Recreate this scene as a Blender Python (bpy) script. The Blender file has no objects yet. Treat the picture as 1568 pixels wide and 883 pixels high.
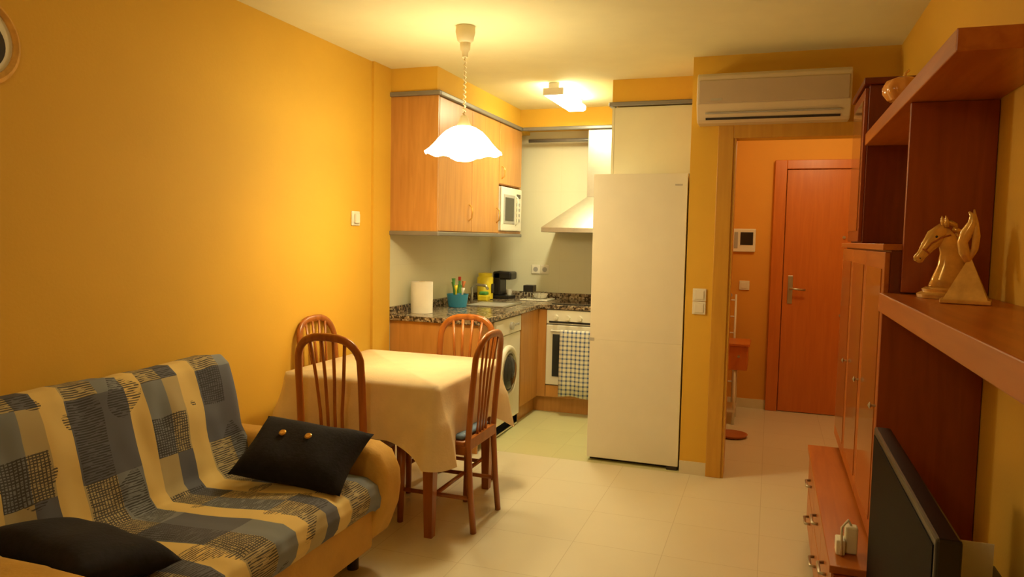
import bpy, bmesh, math, random
from mathutils import Vector, Matrix, Euler
random.seed(4)
S = bpy.context.scene
COL = S.collection
try:
    S.view_settings.view_transform = 'Standard'
    S.view_settings.look = 'None'
except Exception: pass

# ---------------------------------------------------------------- materials
def newmat(name):
    m = bpy.data.materials.new(name); m.use_nodes = True
    nt = m.node_tree; b = nt.nodes['Principled BSDF']
    return m, nt, b
def N(nt, t, **kw):
    n = nt.nodes.new(t)
    for k, v in kw.items():
        if hasattr(n, k): setattr(n, k, v)
        else: n.inputs[k.replace('_', ' ')].default_value = v
    return n
def c4(c): return (c[0], c[1], c[2], 1)
def plain(name, col, rough=.5, metal=0, var=.06, scale=6, bump=0, emis=None, es=0):
    m, nt, b = newmat(name)
    tc = N(nt, 'ShaderNodeTexCoord')
    no = N(nt, 'ShaderNodeTexNoise'); no.inputs['Scale'].default_value = scale; no.inputs['Detail'].default_value = 4
    nt.links.new(tc.outputs['Object'], no.inputs['Vector'])
    cr = N(nt, 'ShaderNodeValToRGB')
    cr.color_ramp.elements[0].position = .3; cr.color_ramp.elements[1].position = .7
    cr.color_ramp.elements[0].color = c4([x*(1-var) for x in col]); cr.color_ramp.elements[1].color = c4([min(1, x*(1+var)) for x in col])
    nt.links.new(no.outputs['Fac'], cr.inputs['Fac']); nt.links.new(cr.outputs['Color'], b.inputs['Base Color'])
    b.inputs['Roughness'].default_value = rough; b.inputs['Metallic'].default_value = metal
    if bump:
        n2 = N(nt, 'ShaderNodeTexNoise'); n2.inputs['Scale'].default_value = 90; n2.inputs['Detail'].default_value = 3
        nt.links.new(tc.outputs['Object'], n2.inputs['Vector'])
        bp = N(nt, 'ShaderNodeBump'); bp.inputs['Strength'].default_value = bump; bp.inputs['Distance'].default_value = .01
        nt.links.new(n2.outputs['Fac'], bp.inputs['Height']); nt.links.new(bp.outputs['Normal'], b.inputs['Normal'])
    if emis:
        b.inputs['Emission Color'].default_value = c4(emis); b.inputs['Emission Strength'].default_value = es
    return m
def wood(name, c1, c2, rough=.35, axis='Z', scale=1.0):
    m, nt, b = newmat(name)
    tc = N(nt, 'ShaderNodeTexCoord'); mp = N(nt, 'ShaderNodeMapping')
    s = {'X': (1.2, 14, 14), 'Y': (14, 1.2, 14), 'Z': (14, 14, 1.2)}[axis]
    mp.inputs['Scale'].default_value = [v*scale for v in s]
    nt.links.new(tc.outputs['Object'], mp.inputs['Vector'])
    no = N(nt, 'ShaderNodeTexNoise'); no.inputs['Scale'].default_value = 2.2; no.inputs['Detail'].default_value = 7; no.inputs['Distortion'].default_value = .6
    nt.links.new(mp.outputs['Vector'], no.inputs['Vector'])
    cr = N(nt, 'ShaderNodeValToRGB'); cr.color_ramp.elements[0].position = .3; cr.color_ramp.elements[1].position = .72
    cr.color_ramp.elements[0].color = c4(c1); cr.color_ramp.elements[1].color = c4(c2)
    nt.links.new(no.outputs['Fac'], cr.inputs['Fac']); nt.links.new(cr.outputs['Color'], b.inputs['Base Color'])
    b.inputs['Roughness'].default_value = rough
    return m
def tiles(name, c, grout, w, h, rough, plane='XY', mortar=.006, var=.05):
    m, nt, b = newmat(name)
    tc = N(nt, 'ShaderNodeTexCoord'); sep = N(nt, 'ShaderNodeSeparateXYZ'); com = N(nt, 'ShaderNodeCombineXYZ')
    nt.links.new(tc.outputs['Object'], sep.inputs[0])
    nt.links.new(sep.outputs[plane[0]], com.inputs['X']); nt.links.new(sep.outputs[plane[1]], com.inputs['Y'])
    br = N(nt, 'ShaderNodeTexBrick'); br.offset = 0; br.squash = 1
    br.inputs['Scale'].default_value = 1; br.inputs['Brick Width'].default_value = w; br.inputs['Row Height'].default_value = h
    br.inputs['Mortar Size'].default_value = mortar/2; br.inputs['Mortar Smooth'].default_value = .3
    br.inputs['Color1'].default_value = c4([x*(1-var) for x in c]); br.inputs['Color2'].default_value = c4(c); br.inputs['Mortar'].default_value = c4(grout)
    nt.links.new(com.outputs[0], br.inputs['Vector'])
    no = N(nt, 'ShaderNodeTexNoise'); no.inputs['Scale'].default_value = 5; no.inputs['Detail'].default_value = 6
    nt.links.new(tc.outputs['Object'], no.inputs['Vector'])
    mx = N(nt, 'ShaderNodeMixRGB', blend_type='MULTIPLY'); mx.inputs['Fac'].default_value = .22
    nt.links.new(br.outputs['Color'], mx.inputs['Color1'])
    cr = N(nt, 'ShaderNodeValToRGB'); cr.color_ramp.elements[0].color = (.75, .75, .75, 1); cr.color_ramp.elements[1].color = (1, 1, 1, 1)
    nt.links.new(no.outputs['Fac'], cr.inputs['Fac']); nt.links.new(cr.outputs['Color'], mx.inputs['Color2'])
    nt.links.new(mx.outputs['Color'], b.inputs['Base Color'])
    b.inputs['Roughness'].default_value = rough
    return m
def emit(name, col, st):
    m, nt, b = newmat(name)
    b.inputs['Base Color'].default_value = c4(col); b.inputs['Emission Color'].default_value = c4(col); b.inputs['Emission Strength'].default_value = st
    b.inputs['Roughness'].default_value = .3
    return m

M = {}
M['wall'] = plain('ochre_wall_paint', (.77, .455, .045), .75, var=.03, scale=2, bump=.05)
M['hwall'] = plain('hall_wall_paint', (.76, .36, .045), .75, var=.03, scale=2, bump=.05)
M['ceil'] = plain('ceiling_paint', (.90, .86, .54), .8, var=.02)
M['floor'] = tiles('floor_tile', (.78, .72, .54), (.62, .55, .38), .42, .42, .30, mortar=.004, var=.03)
M['kfloor'] = tiles('kitchen_floor_tile', (.66, .63, .33), (.56, .52, .26), .33, .33, .35, mortar=.005)
M['ktile_x'] = tiles('backsplash_tile', (.80, .78, .58), (.75, .72, .52), .45, .62, .25, 'YZ', .003, .01)
M['ktile_y'] = tiles('backsplash_tile_b', (.80, .78, .58), (.75, .72, .52), .45, .62, .25, 'XZ', .003, .01)
M['cab'] = wood('beech_cabinet', (.50, .225, .050), (.62, .30, .075), .35)
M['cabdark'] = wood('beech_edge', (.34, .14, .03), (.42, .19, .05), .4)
M['chair'] = wood('chair_wood', (.30, .085, .012), (.46, .15, .022), .28)
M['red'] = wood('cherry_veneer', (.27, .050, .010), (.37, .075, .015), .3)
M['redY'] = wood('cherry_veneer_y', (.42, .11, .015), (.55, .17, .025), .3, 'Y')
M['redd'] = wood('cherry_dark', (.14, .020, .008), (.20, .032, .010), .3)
M['door'] = wood('door_wood', (.56, .15, .018), (.64, .19, .025), .35)
M['frame'] = wood('door_frame_wood', (.58, .29, .03), (.66, .35, .04), .4)
M['rail'] = plain('grey_rail', (.25, .24, .22), .35, .3)
M['cream'] = plain('cream_laminate', (.80, .77, .54), .4, var=.02)
M['white'] = plain('white_enamel', (.84, .80, .68), .28, var=.02)
M['fridge'] = plain('fridge_enamel', (.82, .77, .61), .35, var=.02)
M['plastic'] = plain('white_plastic', (.82, .78, .65), .4, var=.02)
M['grey'] = plain('grey_plastic', (.42, .40, .36), .45, var=.03)
M['acbody'] = plain('ac_housing', (.70, .58, .38), .45, var=.03)
M['acgrey'] = plain('ac_panel', (.52, .41, .28), .45, var=.03)
M['black'] = plain('black_plastic', (.012, .011, .012), .35)
M['dark'] = plain('dark_gap', (.03, .022, .015), .6)
M['steel'] = plain('brushed_steel', (.50, .47, .38), .35, .9, var=.04, scale=30)
M['glassd'] = plain('dark_glass', (.02, .02, .022), .06)
M['tvscr'] = plain('tv_screen', (.006, .005, .005), .5)
M['tvscr'].node_tree.nodes['Principled BSDF'].inputs['Specular IOR Level'].default_value = .03
M['cloth'] = plain('tablecloth_fabric', (.82, .67, .42), .85, var=.04, scale=12, bump=.1)
M['navy'] = plain('navy_fabric', (.008, .008, .016), .95, var=.3, scale=30, bump=.15)
M['ochre'] = plain('ochre_upholstery', (.60, .35, .07), .8, var=.08, scale=10, bump=.15)
M['blueC'] = plain('blue_cushion', (.16, .24, .36), .85)
M['tan'] = plain('tan_seat_fabric', (.45, .27, .12), .85)
M['gold'] = plain('gold_ceramic', (.80, .48, .12), .15, .5, var=.1, scale=20)
M['pale'] = plain('pale_gold_ceramic', (.82, .50, .15), .18, .25, var=.18, scale=25)
M['amber'] = plain('amber_ceramic', (.82, .36, .08), .15, var=.15, scale=10)
M['cord'] = plain('cream_plastic', (.74, .62, .36), .5)
M['yellow'] = plain('yellow_plastic', (.85, .68, .03), .35)
M['green'] = plain('green_plastic', (.10, .35, .08), .4)
M['redp'] = plain('red_plastic', (.6, .04, .02), .4)
M['brown'] = plain('brown_wicker', (.45, .14, .03), .7)
M['blue'] = plain('blue_plastic', (.04, .28, .50), .4)
M['paper'] = plain('paper', (.88, .85, .74), .9)
M['basek'] = plain('baseboard_tile', (.74, .66, .46), .4)
M['shade'] = emit('lamp_glass', (1, .84, .50), 17)
M['bulb'] = emit('bulb_glow', (1, .9, .7), 18)
M['tube'] = emit('fluorescent_glow', (1, .92, .62), 20)
# smoked cabinet glass
m, nt, b = newmat('cabinet_glass'); b.inputs['Base Color'].default_value = (.50, .22, .07, 1); b.inputs['Roughness'].default_value = .10
b.inputs['Metallic'].default_value = .45; M['cglass'] = m
# granite
m, nt, b = newmat('granite')
tc = N(nt, 'ShaderNodeTexCoord'); vo = N(nt, 'ShaderNodeTexVoronoi'); vo.inputs['Scale'].default_value = 75
nt.links.new(tc.outputs['Object'], vo.inputs['Vector'])
sp = N(nt, 'ShaderNodeSeparateColor'); nt.links.new(vo.outputs['Color'], sp.inputs[0])
cr = N(nt, 'ShaderNodeValToRGB'); cr.color_ramp.interpolation = 'CONSTANT'
e = cr.color_ramp.elements; e[0].color = (.05, .035, .025, 1); e[1].position = .3; e[1].color = (.28, .20, .12, 1)
for p, c in ((.6, (.13, .09, .06, 1)), (.76, (.45, .37, .25, 1))):
    q = e.new(p); q.color = c
nt.links.new(sp.outputs[0], cr.inputs['Fac']); nt.links.new(cr.outputs['Color'], b.inputs['Base Color']); b.inputs['Roughness'].default_value = .18
M['granite'] = m
# towel check
m, nt, b = newmat('checked_towel')
tc = N(nt, 'ShaderNodeTexCoord'); sep = N(nt, 'ShaderNodeSeparateXYZ'); nt.links.new(tc.outputs['Object'], sep.inputs[0])
def mth(nt, op, a, bb=None, cc=None):
    n = N(nt, 'ShaderNodeMath', operation=op)
    for i, v in enumerate((a, bb, cc)):
        if v is None: continue
        if isinstance(v, (int, float)): n.inputs[i].default_value = v
        else: nt.links.new(v, n.inputs[i])
    return n.outputs[0]
sx = mth(nt, 'LESS_THAN', mth(nt, 'FRACT', mth(nt, 'MULTIPLY', sep.outputs['X'], 28)), .38)
sz = mth(nt, 'LESS_THAN', mth(nt, 'FRACT', mth(nt, 'MULTIPLY', sep.outputs['Z'], 28)), .38)
f = mth(nt, 'MULTIPLY', mth(nt, 'ADD', sx, sz), .5)
mx = N(nt, 'ShaderNodeMixRGB'); mx.inputs['Color1'].default_value = (.80, .76, .62, 1); mx.inputs['Color2'].default_value = (.08, .12, .25, 1)
nt.links.new(f, mx.inputs['Fac']); nt.links.new(mx.outputs[0], b.inputs['Base Color']); b.inputs['Roughness'].default_value = .9
M['towel'] = m
# patchwork sofa throw (uses UV in metres: u along sofa, v across)
m, nt, b = newmat('patchwork_throw')
tc = N(nt, 'ShaderNodeTexCoord'); sep = N(nt, 'ShaderNodeSeparateXYZ'); nt.links.new(tc.outputs['UV'], sep.inputs[0])
U, V = sep.outputs['X'], sep.outputs['Y']
P_ = 1/.60
row = mth(nt, 'FLOOR', mth(nt, 'MULTIPLY', V, 1/.30))
def ramp(cols):
    cr = N(nt, 'ShaderNodeValToRGB'); cr.color_ramp.interpolation = 'CONSTANT'
    e = cr.color_ramp.elements
    e[0].color = cols[0][1]; e[1].position = cols[1][0]; e[1].color = cols[1][1]
    for p, c in cols[2:]:
        q = e.new(p); q.color = c
    return cr
YEL = (.74, .56, .22, 1); BLU = (.12, .13, .175, 1); LBL = (.21, .235, .275, 1); GRE = (.46, .38, .21, 1)
sh = mth(nt, 'FRACT', mth(nt, 'MULTIPLY', U, P_))
rA = ramp([(0, YEL), (.16, GRE), (.38, LBL), (.57, YEL), (.70, GRE), (.86, BLU)])
rB = ramp([(0, YEL), (.16, BLU), (.38, BLU), (.57, YEL), (.70, LBL), (.86, GRE)])
nt.links.new(sh, rA.inputs['Fac']); nt.links.new(sh, rB.inputs['Fac'])
alt = mth(nt, 'MODULO', mth(nt, 'ADD', row, 20), 2)
mAB = N(nt, 'ShaderNodeMixRGB'); nt.links.new(alt, mAB.inputs['Fac']); nt.links.new(rA.outputs['Color'], mAB.inputs['Color1']); nt.links.new(rB.outputs['Color'], mAB.inputs['Color2'])
hz = ramp([(0, (0, 0, 0, 1)), (.17, (1, 1, 1, 1)), (.38, (0, 0, 0, 1)), (.70, (1, 1, 1, 1)), (.985, (0, 0, 0, 1))])
nt.links.new(sh, hz.inputs['Fac'])
cx = mth(nt, 'FLOOR', mth(nt, 'MULTIPLY', U, P_*2)); cy = mth(nt, 'FLOOR', mth(nt, 'MULTIPLY', V, 1/.15))
com = N(nt, 'ShaderNodeCombineXYZ'); nt.links.new(cx, com.inputs[0]); nt.links.new(cy, com.inputs[1])
wn = N(nt, 'ShaderNodeTexWhiteNoise', noise_dimensions='2D'); nt.links.new(com.outputs[0], wn.inputs['Vector'])
mask = mth(nt, 'MULTIPLY', mth(nt, 'GREATER_THAN', wn.outputs['Value'], .22), hz.outputs['Color'])
nz = N(nt, 'ShaderNodeTexNoise'); nz.inputs['Scale'].default_value = 7; nz.inputs['Detail'].default_value = 0; nt.links.new(tc.outputs['UV'], nz.inputs['Vector'])
wob = mth(nt, 'MULTIPLY', nz.outputs['Fac'], .4)
mpp = N(nt, 'ShaderNodeMapping'); mpp.inputs['Scale'].default_value = (22, 160, 1); nt.links.new(tc.outputs['UV'], mpp.inputs['Vector'])
n2 = N(nt, 'ShaderNodeTexNoise'); n2.inputs['Scale'].default_value = 1; n2.inputs['Detail'].default_value = 1; nt.links.new(mpp.outputs[0], n2.inputs['Vector'])
brk = mth(nt, 'GREATER_THAN', n2.outputs['Fac'], .42)
hl = mth(nt, 'MULTIPLY', mth(nt, 'LESS_THAN', mth(nt, 'FRACT', mth(nt, 'ADD', mth(nt, 'MULTIPLY', V, 110), wob)), .58), brk)
vl = mth(nt, 'LESS_THAN', mth(nt, 'FRACT', mth(nt, 'ADD', mth(nt, 'MULTIPLY', U, 80), wob)), .36)
dense = mth(nt, 'GREATER_THAN', wn.outputs['Value'], .5)
hat = mth(nt, 'MULTIPLY', mth(nt, 'MAXIMUM', hl, mth(nt, 'MULTIPLY', vl, dense)), mask)
nm = N(nt, 'ShaderNodeTexNoise'); nm.inputs['Scale'].default_value = 5.5; nm.inputs['Detail'].default_value = 0; nt.links.new(tc.outputs['UV'], nm.inputs['Vector'])
mk = mth(nt, 'MULTIPLY', mth(nt, 'GREATER_THAN', nm.outputs['Fac'], .64), hl)
hat = mth(nt, 'MULTIPLY', mth(nt, 'MAXIMUM', hat, mk), .9)
mx = N(nt, 'ShaderNodeMixRGB'); nt.links.new(hat, mx.inputs['Fac']); nt.links.new(mAB.outputs['Color'], mx.inputs['Color1']); mx.inputs['Color2'].default_value = (.04, .042, .055, 1)
nt.links.new(mx.outputs[0], b.inputs['Base Color']); b.inputs['Roughness'].default_value = .9
M['throw'] = m

# ---------------------------------------------------------------- mesh helpers
def empty(name):
    o = bpy.data.objects.new(name, None); COL.objects.link(o); o.empty_display_size = .1; return o
def link(name, me, mat, parent=None, smooth=False):
    o = bpy.data.objects.new(name, me); COL.objects.link(o)
    if mat is not None: me.materials.append(mat)
    if smooth:
        for p in me.polygons: p.use_smooth = True
    if parent is not None: o.parent = parent
    return o
def mesh(name, vs, fs, mat, parent=None, smooth=False, fix=True):
    me = bpy.data.meshes.new(name); me.from_pydata([tuple(v) for v in vs], [], fs)
    if fix:
        bm = bmesh.new(); bm.from_mesh(me); bmesh.ops.recalc_face_normals(bm, faces=bm.faces); bm.to_mesh(me); bm.free()
    return link(name, me, mat, parent, smooth)
def box(name, x0, x1, y0, y1, z0, z1, mat, parent=None, bev=0, seg=2):
    bm = bmesh.new(); bmesh.ops.create_cube(bm, size=1)
    for v in bm.verts:
        v.co = Vector(((x0+x1)/2+v.co.x*(x1-x0), (y0+y1)/2+v.co.y*(y1-y0), (z0+z1)/2+v.co.z*(z1-z0)))
    if bev: bmesh.ops.bevel(bm, geom=bm.edges[:], offset=bev, segments=seg, affect='EDGES', profile=.5)
    me = bpy.data.meshes.new(name); bm.to_mesh(me); bm.free()
    return link(name, me, mat, parent, bool(bev and seg > 2))
def lathe(name, prof, c, mat, parent=None, seg=32, mod=None, axis='Z', smooth=True):
    vs, fs = [], []
    for i, (r, z) in enumerate(prof):
        for j in range(seg):
            th = 2*math.pi*j/seg
            rr, zz = (r, z) if mod is None else mod(r, z, th, i/(len(prof)-1))
            p = (rr*math.cos(th), rr*math.sin(th), zz)
            if axis == 'X': p = (p[2], p[0], p[1])
            if axis == 'Y': p = (p[0], p[2], p[1])
            vs.append((c[0]+p[0], c[1]+p[1], c[2]+p[2]))
    for i in range(len(prof)-1):
        for j in range(seg):
            k = (j+1) % seg
            fs.append((i*seg+j, i*seg+k, (i+1)*seg+k, (i+1)*seg+j))
    if prof[0][0] > 1e-5: fs.append(tuple(range(seg))[::-1]) if mod is None else None
    if prof[-1][0] > 1e-5 and mod is None: fs.append(tuple((len(prof)-1)*seg+j for j in range(seg)))
    o = mesh(name, vs, fs, mat, parent, smooth)
    if smooth:
        md = o.modifiers.new('es', 'EDGE_SPLIT'); md.split_angle = math.radians(45)
    return o
def cyl(name, c, r, h, mat, parent=None, axis='Z', seg=24):
    return lathe(name, [(r, 0), (r, h)], c, mat, parent, seg, axis=axis)
def tube(name, pts, rad, mat, parent=None, seg=10, ref=(0, 1, 0), asp=1.0, square=False, closed=False):
    pts = [Vector(p) for p in pts]; n = len(pts); vs, fs = [], []
    if not isinstance(rad, (list, tuple)): rad = [rad]*n
    ref = Vector(ref)
    if square: angs = [math.pi/4+math.pi/2*k for k in range(4)]; sc = math.sqrt(2)
    else: angs = [2*math.pi*k/seg for k in range(seg)]; sc = 1
    m_ = len(angs)
    for i, p in enumerate(pts):
        t = (pts[min(i+1, n-1)]-pts[max(i-1, 0)])
        if closed: t = pts[(i+1) % n]-pts[(i-1) % n]
        t.normalize()
        s = t.cross(ref)
        if s.length < 1e-4: s = t.cross(Vector((1, 0, .01)))
        s.normalize(); bb = s.cross(t).normalized()
        for a in angs:
            vs.append(p + s*math.cos(a)*rad[i]*sc + bb*math.sin(a)*rad[i]*sc*asp)
    for i in range(n if closed else n-1):
        for k in range(m_):
            a, b_ = i*m_, ((i+1) % n)*m_
            fs.append((a+k, a+(k+1) % m_, b_+(k+1) % m_, b_+k))
    if not closed:
        fs.append(tuple(range(m_))[::-1]); fs.append(tuple((n-1)*m_+k for k in range(m_)))
    return mesh(name, vs, fs, mat, parent, not square)
def place(e_, loc, rz=0, rx=0, ry=0, s=1):
    e_.location = loc; e_.rotation_euler = (rx, ry, rz); e_.scale = (s, s, s)

# ---------------------------------------------------------------- dimensions
XL, XR, YP, HC = -2.46, .63, 4.63, 2.55
YB = -1.6; KY = 6.42; PX = -.49; HY = 6.72
# ---------------------------------------------------------------- room shell
box('floor', XL-.1, XR+.1, YB-.1, 4.62, -.1, 0, M['floor'])
box('floor_kitchen', XL-.1, PX+.05, 4.62, KY+.1, -.1, 0, M['kfloor'])
box('floor_hall', PX+.05, 1.4, 4.62, HY+.1, -.1, 0, M['floor'])
box('ceiling', XL-.1, 1.4, YB-.1, HY+.1, HC, HC+.1, M['ceil'])
box('wall_left', XL-.1, XL, YB-.1, 4.46, 0, HC, M['wall'])
box('trim_pilaster', XL, XL+.018, 4.23, 4.455, 0, HC, M['wall'])
box('wall_kitchen_left', XL-.1, XL, 4.46, KY, 0, HC, M['ktile_x'])
box('wall_kitchen_back', XL-.1, PX, KY, KY+.1, 0, HC, M['ktile_y'])
box('wall_right', XR, XR+.1, YB-.1, YP, 0, HC, M['wall'])
box('wall_rear', XL, XR, YB-.1, YB, 0, HC, M['wall'])
OX0, OX1, OZ = -.24, .56, 2.06
box('wall_partition_left', PX, OX0, YP, YP+.12, 0, HC, M['wall'])
box('wall_partition_top', OX0, OX1, YP, YP+.12, OZ, HC, M['wall'])
box('wall_partition_right', OX1, 1.3, YP, YP+.12, 0, HC, M['wall'])
box('wall_kitchen_right', PX, PX+.1, YP+.12, KY, 0, HC, M['hwall'])
box('wall_hall_back', PX, 1.3, HY, HY+.1, 0, HC, M['hwall'])
box('wall_hall_right', 1.3, 1.4, YP, HY+.1, 0, HC, M['hwall'])
box('wall_hall_left', PX, PX+.1, KY, HY, 0, HC, M['hwall'])
box('trim_doorway_left', OX0-.09, OX0, YP-.018, YP-.001, 0, OZ+.08, M['frame'], bev=.003)
box('trim_doorway_jamb', OX0, OX0+.015, YP-.01, YP+.13, 0, OZ, M['frame'])
box('trim_doorway_top', OX0, OX1+.05, YP-.018, YP-.001, OZ, OZ+.08, M['frame'], bev=.003)
box('baseboard_partition', PX, OX0-.09, YP-.012, YP-.001, 0, .08, M['basek'])
box('baseboard_hall', PX+.1, 0.0, HY-.012, HY-.001, 0, .08, M['basek'])
box('baseboard_left', XL, XL+.012, YB, 4.23, 0, .08, M['basek'])
# entrance door
d = empty('door_1')
box('door_leaf', .10, .92, HY-.035, HY-.002, .005, 2.06, M['door'], d, .004)
box('jamb_left', .0, .095, HY-.05, HY-.002, 0, 2.14, M['door'], d, .004)
box('jamb_top', .095, 1.0, HY-.05, HY-.002, 2.065, 2.14, M['door'], d, .004)
box('jamb_right', .925, 1.0, HY-.05, HY-.002, 0, 2.065, M['door'], d, .004)
box('handle_plate', .14, .18, HY-.042, HY-.035, .93, 1.17, M['steel'], d, .003)
tube('handle_lever', [(.16, HY-.04, 1.06), (.16, HY-.09, 1.06), (.19, HY-.095, 1.06), (.28, HY-.095, 1.055)], .009, M['steel'], d)
cyl('peephole', (.56, HY-.045, 1.5), .012, .012, M['steel'], d, 'Y')
cyl('lock', (.56, HY-.045, .85), .012, .012, M['steel'], d, 'Y')

# ---------------------------------------------------------------- kitchen upper cabinets
ux, uy0, uy1, uz0, uz1 = -2.095, 4.46, 6.17, 1.475, 2.365
def knob_handle(name, x, y, z, parent, L=.09, axis='x', mat=None):
    pts = [(x, y, z-L/2), (x+.022, y, z-L/3), (x+.028, y, z), (x+.022, y, z+L/3), (x, y, z+L/2)]
    return tube(name, pts, .005, mat or M['gold'], parent, 8)
k = empty('kitchen_wall_cabinet')
my0 = 5.62
box('carcass', XL+.002, ux-.02, uy0, my0, uz0, uz1, M['cab'], k)
box('side_panel', XL+.002, ux, uy0-.004, uy0+.014, uz0, uz1, M['cab'], k, .002)
dz = (uz0+.004, uz1-.004)
for i, (a, b_) in enumerate(((4.478, 5.045), (5.05, 5.615))):
    box('door_%d' % (i+1), ux-.019, ux, a, b_, dz[0], dz[1], M['cab'], k, .004)
    knob_handle('pull_%d' % (i+1), ux, b_-.045, 1.62, k, .12)
box('upper_box', XL+.002, ux-.02, my0, uy1, 1.875, uz1, M['cab'], k)
box('door_3', ux-.019, ux, my0+.003, uy1, 1.879, dz[1], M['cab'], k, .004)
knob_handle('pull_3', ux, my0+.06, 1.97, k, .1)
box('niche_shelf', XL+.002, ux, my0, uy1, uz0, uz0+.02, M['cab'], k)
box('niche_side', XL+.002, ux-.005, uy1-.018, uy1, uz0+.02, 1.875, M['cab'], k)
box('rail_bottom_side', XL+.002, ux+.014, uy0-.018, uy0, uz0-.028, uz0, M['rail'], k, .005)
box('rail_bottom_front', ux-.01, ux+.014, uy0, uy1, uz0-.028, uz0, M['rail'], k, .005)
box('crown_side', XL+.002, ux+.02, uy0-.024, uy0, uz1, uz1+.03, M['rail'], k, .006)
box('crown_front', ux-.01, ux+.02, uy0, uy1-.02, uz1, uz1+.03, M['rail'], k, .006)
box('wall_soffit_left', XL, ux-.01, uy0-.004, KY, uz1+.001, HC, M['wall'])
box('wall_soffit_back', ux-.01, PX, 6.15, KY, uz1+.03, HC, M['wall'])
kr = empty('soffit_rail')
box('rail_a', ux+.021, -1.07, 6.12, 6.149, uz1, uz1+.03, M['rail'], kr, .006)
tube('pipe', [(ux+.021, 6.30, 2.30), (-1.07, 6.30, 2.30)], .016, M['rail'], kr, 10, (0, 0, 1))
# microwave
mw = empty('microwave')
mz0 = uz0+.022; mx1 = ux+.02; MZ = .36
box('body', XL+.06, mx1-.02, my0+.02, uy1-.035, mz0, mz0+MZ, M['white'], mw, .005)
box('front', mx1-.02, mx1, my0+.02, uy1-.035, mz0, mz0+MZ, M['white'], mw, .008)
box('window_glass', mx1, mx1+.004, my0+.06, my0+.33, mz0+.06, mz0+.30, M['grey'], mw, .002)
box('window_inner', mx1+.004, mx1+.006, my0+.09, my0+.30, mz0+.085, mz0+.275, M['glassd'], mw)
box('panel_display', mx1, mx1+.004, my0+.38, my0+.47, mz0+.28, mz0+.315, M['glassd'], mw)
for i in range(3):
    for j in range(4):
        box('key_%d_%d' % (i, j), mx1, mx1+.004, my0+.38+i*.032, my0+.40+i*.032, mz0+.08+j*.045, mz0+.105+j*.045, M['grey'], mw)
tube('door_pull', [(mx1, my0+.355, mz0+.05), (mx1+.02, my0+.355, mz0+.07), (mx1+.02, my0+.355, mz0+.28), (mx1, my0+.355, mz0+.30)], .006, M['plastic'], mw)

# cabinet over fridge
k = empty('fridge_top_cabinet')
box('carcass', -1.07, PX-.004, 5.17, 5.75, 1.90, 2.365, M['cream'], k)
box('door_1', -1.07, PX-.004, 5.15, 5.17, 1.90, 2.362, M['cream'], k, .003)
box('side_panel', -1.088, -1.071, 5.15, 5.75, 0, 2.365, M['cream'], k)
box('crown', -1.11, PX-.004, 5.125, 5.15, 2.366, 2.395, M['rail'], k, .006)
box('crown_side', -1.11, -1.088, 5.15, 5.75, 2.366, 2.395, M['rail'], k, .006)
box('wall_soffit_fridge', -1.088, PX, 5.145, 6.15, 2.396, HC, M['wall'])

# ---------------------------------------------------------------- base units
CX = -1.78; CZ = .90; CYF = 5.80
k = empty('kitchen_counter')
box('top_left', XL+.002, CX, 4.47, KY-.002, CZ-.035, CZ, M['granite'], k, .004)
box('top_back', CX, -1.10, CYF, KY-.002, CZ-.035, CZ, M['granite'], k, .004)
box('upstand_left', XL+.002, XL+.022, 4.47, KY-.002, CZ, CZ+.055, M['granite'], k)
box('upstand_back', XL+.022, -1.10, KY-.022, KY-.002, CZ, CZ+.055, M['granite'], k)
box('end_panel', XL+.002, CX-.02, 4.49, 4.51, 0, CZ-.036, M['cab'], k, .002)
box('end_door', CX-.04, CX-.02, 4.515, 4.745, .10, CZ-.04, M['cab'], k, .003)
box('end_carcass', XL+.002, CX-.04, 4.51, 4.745, .10, CZ-.04, M['cabdark'], k)
box('corner_door', CX-.04, CX-.02, 5.38, 5.815, .13, CZ-.04, M['cab'], k, .003)
box('corner_carcass', XL+.002, CX-.04, 5.38, KY-.002, .13, CZ-.04, M['cabdark'], k)
box('filler', CX-.03, -1.73, 5.82, 5.84, .13, CZ-.04, M['cab'], k, .002)
box('back_carcass', CX-.03, -1.735, 5.84, KY-.01, .13, CZ-.04, M['cabdark'], k)
box('plinth_left', CX-.08, CX-.065, 5.38, 5.87, 0, .13, M['cab'], k)
box('plinth_back', CX-.065, -1.10, 5.87, 5.885, 0, .13, M['cab'], k)
box('sink_bowl', -2.28, -1.93, 5.35, 5.78, CZ+.0005, CZ+.006, M['steel'], k, .003)
box('sink_inner', -2.25, -1.96, 5.38, 5.68, CZ+.006, CZ+.008, M['grey'], k)
box('hob', -1.70, -1.14, 5.86, 6.36, CZ+.0005, CZ+.008, M['glassd'], k, .003)
tube('faucet', [(-2.31, 5.6, CZ), (-2.31, 5.6, CZ+.13), (-2.28, 5.6, CZ+.155), (-2.18, 5.58, CZ+.15), (-2.16, 5.58, CZ+.12)], .011, M['steel'], k)
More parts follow.
